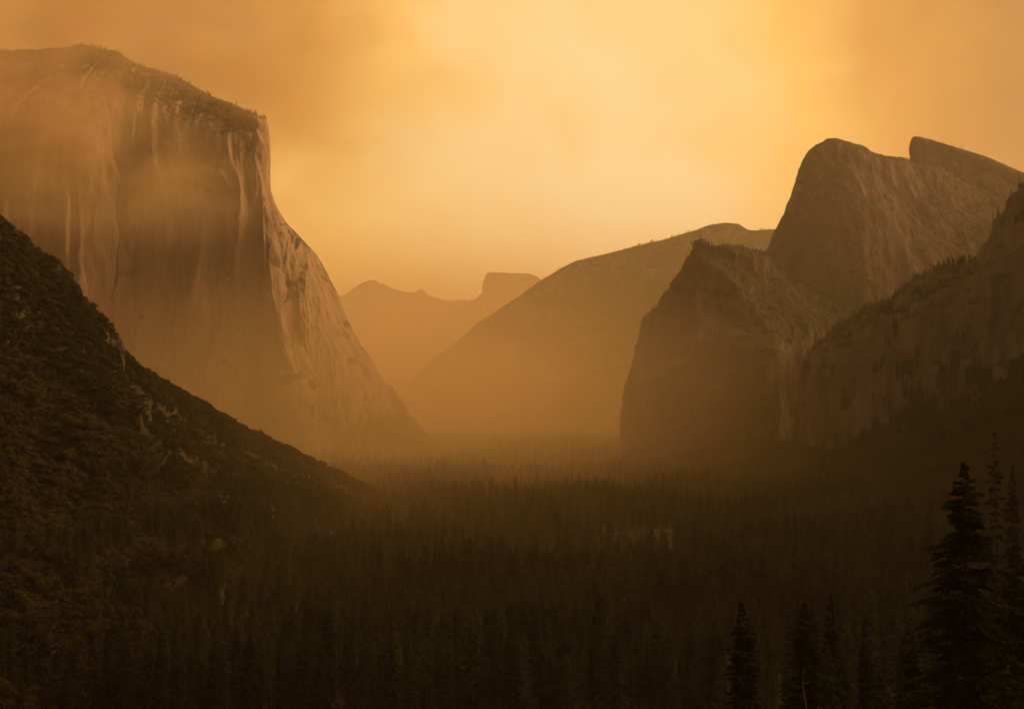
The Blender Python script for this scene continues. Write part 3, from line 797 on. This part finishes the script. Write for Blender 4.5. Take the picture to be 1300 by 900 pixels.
# ------------------------------------------------------------------ geometry-node scatter for what nobody could count
def stuff_scatter(name, P, S, V, rot, sources, label, cat):
    me = bpy.data.meshes.new(name)
    me.vertices.add(len(P)); me.vertices.foreach_set('co', P.astype(np.float32).ravel())
    a = me.attributes.new('sc', 'FLOAT_VECTOR', 'POINT'); a.data.foreach_set('vector', S.astype(np.float32).ravel())
    a = me.attributes.new('ro', 'FLOAT_VECTOR', 'POINT'); a.data.foreach_set('vector', np.stack([rot * 0, rot * 0, rot], 1).astype(np.float32).ravel())
    a = me.attributes.new('va', 'INT', 'POINT'); a.data.foreach_set('value', V.astype(np.int32))
    o = link(name, me, label, cat, kind='stuff')
    ng = bpy.data.node_groups.new(name + '_scatter', 'GeometryNodeTree')
    ng.interface.new_socket('Geometry', in_out='INPUT', socket_type='NodeSocketGeometry')
    ng.interface.new_socket('Geometry', in_out='OUTPUT', socket_type='NodeSocketGeometry')
    L = ng.links.new
    gi = ng.nodes.new('NodeGroupInput'); go = ng.nodes.new('NodeGroupOutput')
    iop = ng.nodes.new('GeometryNodeInstanceOnPoints')
    join = ng.nodes.new('GeometryNodeJoinGeometry')
    for src in reversed(sources):
        sub = ng.nodes.new('GeometryNodeJoinGeometry')
        for ob in src:
            oi = ng.nodes.new('GeometryNodeObjectInfo'); oi.transform_space = 'ORIGINAL'
            oi.inputs['Object'].default_value = ob
            L(oi.outputs['Geometry'], sub.inputs[0])
        g2i = ng.nodes.new('GeometryNodeGeometryToInstance')
        L(sub.outputs[0], g2i.inputs[0]); L(g2i.outputs[0], join.inputs[0])
    def attr(nm, t):
        n = ng.nodes.new('GeometryNodeInputNamedAttribute'); n.data_type = t; n.inputs['Name'].default_value = nm
        return n.outputs['Attribute']
    L(gi.outputs[0], iop.inputs['Points']); L(join.outputs[0], iop.inputs['Instance'])
    iop.inputs['Pick Instance'].default_value = True
    L(attr('va', 'INT'), iop.inputs['Instance Index'])
    L(attr('ro', 'FLOAT_VECTOR'), iop.inputs['Rotation'])
    L(attr('sc', 'FLOAT_VECTOR'), iop.inputs['Scale'])
    L(iop.outputs[0], go.inputs[0])
    md = o.modifiers.new('scatter', 'NODES'); md.node_group = ng
    return o

srcs = [c for c in proto_children if c]
vm = {k: i for i, k in enumerate([k for k in range(4) if proto_children[k]])}
V2 = np.array([vm.get(int(v), 0) for v in V_all[mask]])
stuff_scatter('forest', P_all[mask], S_all[mask], V2, rng.uniform(0, 6.28, mask.sum()), srcs,
              'dense dark conifer forest covering the valley floor and the foot of the cliffs', 'forest')

# ------------------------------------------------------------------ brush on the hillside
def bush(seed, n=420, w=2.2, h=2.0, leaf=0.45):
    rg = np.random.default_rng(seed)
    lob = [(rg.uniform(-1, 1) * w * .55, rg.uniform(-1, 1) * w * .55, h * rg.uniform(.35, .8), rg.uniform(.35, .6) * w) for _ in range(6)]
    V = []; T = []
    for k in range(n):
        cx, cy, cz, rr = lob[rg.integers(6)]
        d = rg.normal(size=3); d /= np.linalg.norm(d); d[2] = abs(d[2]) * 1.0 - 0.25
        p = np.array([cx, cy, cz]) + d * rr * rg.uniform(.75, 1.08) * np.array([1, 1, .8])
        t1 = rg.normal(size=3); t1 /= np.linalg.norm(t1); t2 = np.cross(d, t1); t2 /= np.linalg.norm(t2) + 1e-9
        s = leaf * rg.uniform(.6, 1.4); i = len(V)
        V.extend([p - t2 * s * .5, p + t2 * s * .5, p + t1 * s]); T.append((i, i + 1, i + 2))
    for k in range(5):     # stems
        a = rg.uniform(0, 6.28); q = np.array([math.cos(a), math.sin(a), 0]) * w * .5; i = len(V)
        V.extend([np.array([-.08, 0, -.6]), np.array([.08, 0, -.6]), q + [0, 0, h * .7]]); T.append((i, i + 1, i + 2))
    return mesh_from('brush_%d' % seed, np.array(V), np.array(T).ravel(), 3, [M_brush])
bush_me = [bush(k) for k in (1, 2, 3)]
G, Nn = SURF['hill']
g = G.reshape(-1, 3); nz = np.abs(Nn.reshape(-1, 3)[:, 2])
qx, qy, qz = project(g)
wgt = (np.linalg.norm(np.gradient(G, axis=0), axis=2) * np.linalg.norm(np.gradient(G, axis=1), axis=2)).reshape(-1)
wgt = wgt * (0.08 + 0.92 * ((fbm(g / 38, 3, 71) > -0.3) | (g[:, 1] < 900 + 120 * fbm(g / 80, 2, 72)))) * (qx > -60) * (qx < 600) * (qy < 960)
# two open grassy benches run parallel to the crest on the lower half of the slope
dcr = qy - crest_y(qx) + 9 * fbm(g / 60, 3, 73)
bench = np.maximum(np.exp(-((dcr - 22 - 0.03 * qx) / 7) ** 2), 0.8 * np.exp(-((dcr - 78) / 9) ** 2)) * np.clip((qx - 140) / 60, 0, 1) * np.clip((475 - qx) / 60, 0, 1)
wgt = wgt * (1 - 0.93 * np.clip(bench * 1.3, 0, 1))
ii = rng.choice(len(g), 170000, p=wgt / wgt.sum())
BP = g[ii] + rng.normal(0, 1.2, (len(ii), 3)) * np.array([1, 1, 0]) - np.array([0, 0, .3])
BS = (0.4 + 2.3 * rng.random(len(ii)) ** 4)[:, None] * np.array([1, 1, 1.0]) * rng.uniform(.8, 1.2, (len(ii), 3))
# the large single bushes (also the sources for the rest)
src_b = []
for k, (px, py, lab) in enumerate([(60, 333, 'rounded dark bush on the flat ledge high on the left hillside'),
                                   (255, 700, 'pale rounded bush low on the hillside above the forest'),
                                   (345, 566, 'dark bush standing up from the crest halfway down the hillside')]):
    p = plant_on('hill', px, py)
    o = link('bush', bush_me[k], lab, 'bush', loc=p - np.array([0, 0, .3])); o.scale = (2.0, 2.0, 2.0)
    src_b.append([o])
stuff_scatter('brush', BP, BS, rng.integers(0, 3, len(ii)), rng.uniform(0, 6.28, len(ii)), src_b,
              'dense dark brush covering the hillside at left', 'brush')

# ------------------------------------------------------------------ pale details: clearing, rock outcrops, talus
def sheet(name, cx, cy, rx, ry, dz, mat, label, cat, fn=ground_h, seed=0, n=40):
    V = [(cx, cy, float(fn(cx, cy)) + dz)]; Fc = []
    rings = 10
    for j in range(1, rings + 1):
        for k in range(n):
            t = 6.283185 * k / n
            wob = 1 + 0.22 * math.sin(3 * t + seed) + 0.12 * math.sin(7 * t + 2 * seed)
            x = cx + math.cos(t) * rx * wob * j / rings; y = cy + math.sin(t) * ry * wob * j / rings
            V.append((x, y, float(fn(x, y)) + dz))
    bm_faces = []
    for k in range(n): bm_faces.append((0, 1 + k, 1 + (k + 1) % n))
    for j in range(rings - 1):
        for k in range(n):
            a = 1 + j * n + k; b = 1 + j * n + (k + 1) % n
            bm_faces.append((a, a + n, b + n, b))
    me = bpy.data.meshes.new(name); me.from_pydata(V, [], bm_faces); me.materials.append(mat)
    return link(name, me, label, cat, kind='structure')
sheet('meadow', mc[0], mc[1] - 40, 78, 130, 0.6, M_meadow, 'small pale grassy clearing in the dark forest right of centre', 'meadow', seed=1)

def boulder(name, loc, s, mat, label, seed, cat='rock'):
    import bmesh
    bm = bmesh.new(); bmesh.ops.create_icosphere(bm, subdivisions=4, radius=1)
    P = np.array([v.co[:] for v in bm.verts])
    d = 1 + 0.28 * fbm(P * 1.3, 3, seed) + 0.10 * ridged(P * 3.2, 3, seed + 3)
    P = P * d[:, None] * np.array(s)
    for v, p in zip(bm.verts, P): v.co = p
    me = bpy.data.meshes.new(name); bm.to_mesh(me); bm.free(); me.materials.append(mat)
    return link(name, me, label, cat, loc=loc)
p = plant_on('hill', 255, 672)
boulder('rock_outcrop', p + np.array([0, -2, -2]), (7, 6, 5.5), M_talus, 'rounded pale rock outcrop low on the left hillside', 3)
p = plant_on('hill', 332, 646)
boulder('rock_outcrop', p + np.array([0, -2, -3]), (13, 9, 10), M_talus, 'pale reddish rock outcrop at the forest edge under the hillside spur', 14)
p = plant_on('hill', 146, 452)
boulder('rock_outcrop', p + np.array([-2, 2, -8]), (9, 11, 24), M_talus, 'sunlit orange rock face at the corner of the highest ledge', 24)
p = plant_on('hill', 46, 340)
boulder('rock_outcrop', p + np.array([-2, 2, -6]), (8, 9, 16), M_talus, 'small sunlit rock face under the topmost bushes of the hillside', 34)

# ------------------------------------------------------------------ haze and smoke
def box(name, lo, hi):
    x0, y0, z0 = lo; x1, y1, z1 = hi
    v = [(x0,y0,z0),(x1,y0,z0),(x1,y1,z0),(x0,y1,z0),(x0,y0,z1),(x1,y0,z1),(x1,y1,z1),(x0,y1,z1)]
    f = [(0,3,2,1),(4,5,6,7),(0,1,5,4),(1,2,6,5),(2,3,7,6),(3,0,4,7)]
    me = bpy.data.meshes.new(name); me.from_pydata(v, [], f)
    return me
HAZE_D = 5.0e-5
HAZE_C = (1.0, 0.90, 0.64)
m, nt, out = new_mat('haze_air')
pv = N_(nt, 'ShaderNodeVolumePrincipled')
pv.inputs['Color'].default_value = (*HAZE_C, 1); pv.inputs['Density'].default_value = HAZE_D; pv.inputs['Anisotropy'].default_value = 0.5
nt.links.new(pv.outputs[0], out.inputs['Volume'])
me = box('haze', (-75000, -75000, -60), (75000, 75000, 1950)); me.materials.append(m)
link('haze', me, 'thin warm smoke haze filling the whole valley air', 'haze', kind='stuff')

def smoke_mat(name, dens, centre, half, scale, seed, thresh=(0.45, 0.75), color=(1, .8, .5), aniso=0.4, hfall=False):
    """density = noise x soft ellipsoid, zero well inside the box's faces"""
    m, nt, out = new_mat(name)
    L = nt.links.new
    tc = N_(nt, 'ShaderNodeTexCoord')
    mp = N_(nt, 'ShaderNodeMapping'); mp.inputs['Scale'].default_value = tuple(1 / a for a in half)
    L(tc.outputs['Object'], mp.inputs['Vector'])
    ln = N_(nt, 'ShaderNodeVectorMath', operation='LENGTH'); L(mp.outputs[0], ln.inputs[0])
    mr = N_(nt, 'ShaderNodeMapRange', interpolation_type='SMOOTHSTEP'); mr.inputs['From Min'].default_value = 0.98; mr.inputs['From Max'].default_value = 0.25
    L(ln.outputs['Value'], mr.inputs['Value'])
    mp2 = N_(nt, 'ShaderNodeMapping'); mp2.inputs['Scale'].default_value = tuple(1 / s for s in scale); mp2.inputs['Location'].default_value = (seed, seed * 2.3, seed * .7)
    L(tc.outputs['Object'], mp2.inputs['Vector'])
    nz = N_(nt, 'ShaderNodeTexNoise'); nz.inputs['Scale'].default_value = 1; nz.inputs['Detail'].default_value = 4; nz.inputs['Roughness'].default_value = 0.55; nz.inputs['Distortion'].default_value = 0.6
    L(mp2.outputs[0], nz.inputs['Vector'])
    m2 = N_(nt, 'ShaderNodeMapRange', interpolation_type='SMOOTHSTEP'); m2.inputs['From Min'].default_value = thresh[0]; m2.inputs['From Max'].default_value = thresh[1]
    L(nz.outputs[0], m2.inputs['Value'])
    mu = N_(nt, 'ShaderNodeMath', operation='MULTIPLY'); L(mr.outputs[0], mu.inputs[0]); L(m2.outputs[0], mu.inputs[1])
    mu2 = N_(nt, 'ShaderNodeMath', operation='MULTIPLY'); mu2.inputs[1].default_value = dens; L(mu.outputs[0], mu2.inputs[0])
    pv = N_(nt, 'ShaderNodeVolumePrincipled'); pv.inputs['Color'].default_value = (*color, 1); pv.inputs['Anisotropy'].default_value = aniso
    L(mu2.outputs[0], pv.inputs['Density'])
    L(pv.outputs[0], out.inputs['Volume'])
    return m
def smoke(name, centre, half, dens, scale, seed, label, **k):
    m = smoke_mat(name + '_vapour', dens, centre, half, scale, seed, **k)
    me = box(name, tuple(-a for a in half), half); me.materials.append(m)
    return link(name, me, label, 'smoke', kind='stuff', loc=centre)
c = at(130, 95, 2820)
smoke('smoke', tuple(c), (950, 400, 450), 0.0062, (280, 280, 170), 3.1, 'drifting brown smoke veiling the top of the pale cliff', thresh=(0.37, 0.70))
smoke('smoke_bank', (-300, 9800, 150), (6500, 6600, 1500), 0.00025, (2600, 2600, 900), 8.0, 'pale glowing smoke bank filling the far end of the valley', thresh=(0.05, 0.55), color=(1, .80, .48), aniso=0.5)

smoke('low_smoke', (-250, 4400, 0), (1250, 4200, 600), 0.00078, (900, 900, 300), 5.0, 'low glowing smoke lying on the forest between the pale cliff and the buttress', thresh=(0.15, 0.6), color=(1, .80, .45), aniso=0.5)

# ------------------------------------------------------------------ light
SUN_AZ = R(62)      # clockwise from the view direction (to the right)
SUN_EL = R(24)
sd = bpy.data.lights.new('sun', 'SUN'); so = bpy.data.objects.new('sun', sd); col.objects.link(so)
sd.energy = 4.2; sd.angle = R(38); sd.color = (1.0, 0.53, 0.21)
sv = Vector((math.sin(SUN_AZ) * math.cos(SUN_EL), math.cos(SUN_AZ) * math.cos(SUN_EL), math.sin(SUN_EL)))
so.rotation_euler = sv.to_track_quat('Z', 'Y').to_euler()

w = bpy.data.worlds.new('World'); scene.world = w; w.use_nodes = True
nt = w.node_tree; nt.nodes.clear(); L = nt.links.new
wo = nt.nodes.new('ShaderNodeOutputWorld'); bg = nt.nodes.new('ShaderNodeBackground')
sky = nt.nodes.new('ShaderNodeTexSky'); sky.sky_type = 'NISHITA'; sky.sun_disc = False
sky.sun_elevation = SUN_EL; sky.sun_rotation = SUN_AZ; sky.air_density = 1.5; sky.dust_density = 6.0; sky.ozone_density = 1.0; sky.altitude = 1400
tc = nt.nodes.new('ShaderNodeTexCoord')
def direction(px, py):
    d = FWD + np.array([1.0, 0, 0]) * ((px - 650.0) / F) - UPV * ((py - 450.0) / F)
    return d / np.linalg.norm(d)
def blob(px, py, r0, r1, amp, warp):
    """soft patch of thinner/thicker smoke in a fixed sky direction: amp * smoothstep(angle)"""
    dp = N_(nt, 'ShaderNodeVectorMath', operation='DISTANCE'); L(warp, dp.inputs[0]); dp.inputs[1].default_value = tuple(direction(px, py))
    mr = N_(nt, 'ShaderNodeMapRange', interpolation_type='SMOOTHERSTEP'); mr.inputs['From Min'].default_value = r1; mr.inputs['From Max'].default_value = r0
    mr.inputs['To Min'].default_value = 0; mr.inputs['To Max'].default_value = amp
    L(dp.outputs['Value'], mr.inputs['Value'])
    return mr.outputs[0]
wn = nt.nodes.new('ShaderNodeTexNoise'); wn.inputs['Scale'].default_value = 4.5; wn.inputs['Detail'].default_value = 4; wn.inputs['Roughness'].default_value = 0.55
L(tc.outputs['Generated'], wn.inputs['Vector'])
ws = N_(nt, 'ShaderNodeVectorMath', operation='SUBTRACT'); ws.inputs[1].default_value = (.5, .5, .5); L(wn.outputs['Color'], ws.inputs[0])
wm = N_(nt, 'ShaderNodeVectorMath', operation='SCALE'); wm.inputs['Scale'].default_value = 0.16; L(ws.outputs[0], wm.inputs[0])
wa = N_(nt, 'ShaderNodeVectorMath', operation='ADD'); L(tc.outputs['Generated'], wa.inputs[0]); L(wm.outputs[0], wa.inputs[1])
warp = wa.outputs[0]
def addn(a, b):
    n = N_(nt, 'ShaderNodeMath', operation='ADD'); L(a, n.inputs[0]); L(b, n.inputs[1]); return n.outputs[0]
# broad forward-scatter glow of the hidden sun
glow = addn(blob(780, 230, 0.0, 1.2, 0.83, tc.outputs['Generated']), blob(790, 170, 0.0, 0.32, 0.13, warp))
# drifting smoke: thick (dark) patches
dark = addn(addn(blob(230, 50, 0.0, 0.20, 0.30, warp), blob(1400, 70, 0.0, 0.36, 0.36, warp)), blob(425, 130, 0.0, 0.09, 0.16, warp))
n2 = nt.nodes.new('ShaderNodeTexNoise'); n2.inputs['Scale'].default_value = 9; n2.inputs['Detail'].default_value = 6; n2.inputs['Roughness'].default_value = 0.5; n2.inputs['Distortion'].default_value = 0.5
L(warp, n2.inputs['Vector'])
n2r = N_(nt, 'ShaderNodeMapRange'); n2r.inputs['From Min'].default_value = 0.3; n2r.inputs['From Max'].default_value = 0.7; n2r.inputs['To Min'].default_value = -0.065; n2r.inputs['To Max'].default_value = 0.065
L(n2.outputs[0], n2r.inputs['Value'])
lev = N_(nt, 'ShaderNodeMath', operation='SUBTRACT'); L(addn(glow, n2r.outputs[0]), lev.inputs[0]); L(dark, lev.inputs[1])
lev.use_clamp = True
cr = nt.nodes.new('ShaderNodeValToRGB')
els = cr.color_ramp.elements
els[0].position = 0.0; els[0].color = (0.14, 0.093, 0.052, 1)
els[1].position = 1.0; els[1].color = (0.93, 0.67, 0.315, 1)
for p_, c_ in ((0.35, (0.36, 0.16, 0.035, 1)), (0.6, (0.66, 0.29, 0.05, 1)), (0.8, (0.92, 0.52, 0.12, 1))):
    e = els.new(p_); e.color = c_
L(lev.outputs[0], cr.inputs[0])
# the clear sky behind the smoke, seen faintly through it
ms = nt.nodes.new('ShaderNodeMix'); ms.data_type = 'RGBA'; ms.inputs[0].default_value = 0.975
sk = N_(nt, 'ShaderNodeVectorMath', operation='SCALE'); sk.inputs['Scale'].default_value = 1.0; L(sky.outputs[0], sk.inputs[0])
cs = N_(nt, 'ShaderNodeVectorMath', operation='SCALE'); cs.inputs['Scale'].default_value = 10.0; L(cr.outputs[0], cs.inputs[0])
L(sk.outputs[0], ms.inputs[6]); L(cs.outputs[0], ms.inputs[7])
L(ms.outputs[2], bg.inputs['Color']); bg.inputs['Strength'].default_value = 0.1
L(bg.outputs[0], wo.inputs['Surface'])

# ------------------------------------------------------------------ render settings
scene.view_settings.view_transform = 'Standard'; scene.view_settings.look = 'None'
scene.view_settings.gamma = 1; scene.view_settings.exposure = 0.3
scene.render.engine = 'CYCLES'
cy = scene.cycles
cy.use_denoising = True
try: cy.denoiser = 'OPENIMAGEDENOISE'
except Exception: pass
cy.max_bounces = 4; cy.diffuse_bounces = 2; cy.glossy_bounces = 1; cy.transmission_bounces = 2; cy.volume_bounces = 2; cy.transparent_max_bounces = 8
cy.sample_clamp_indirect = 3
cy.volume_step_rate = 1.0
cy.volume_max_steps = 256
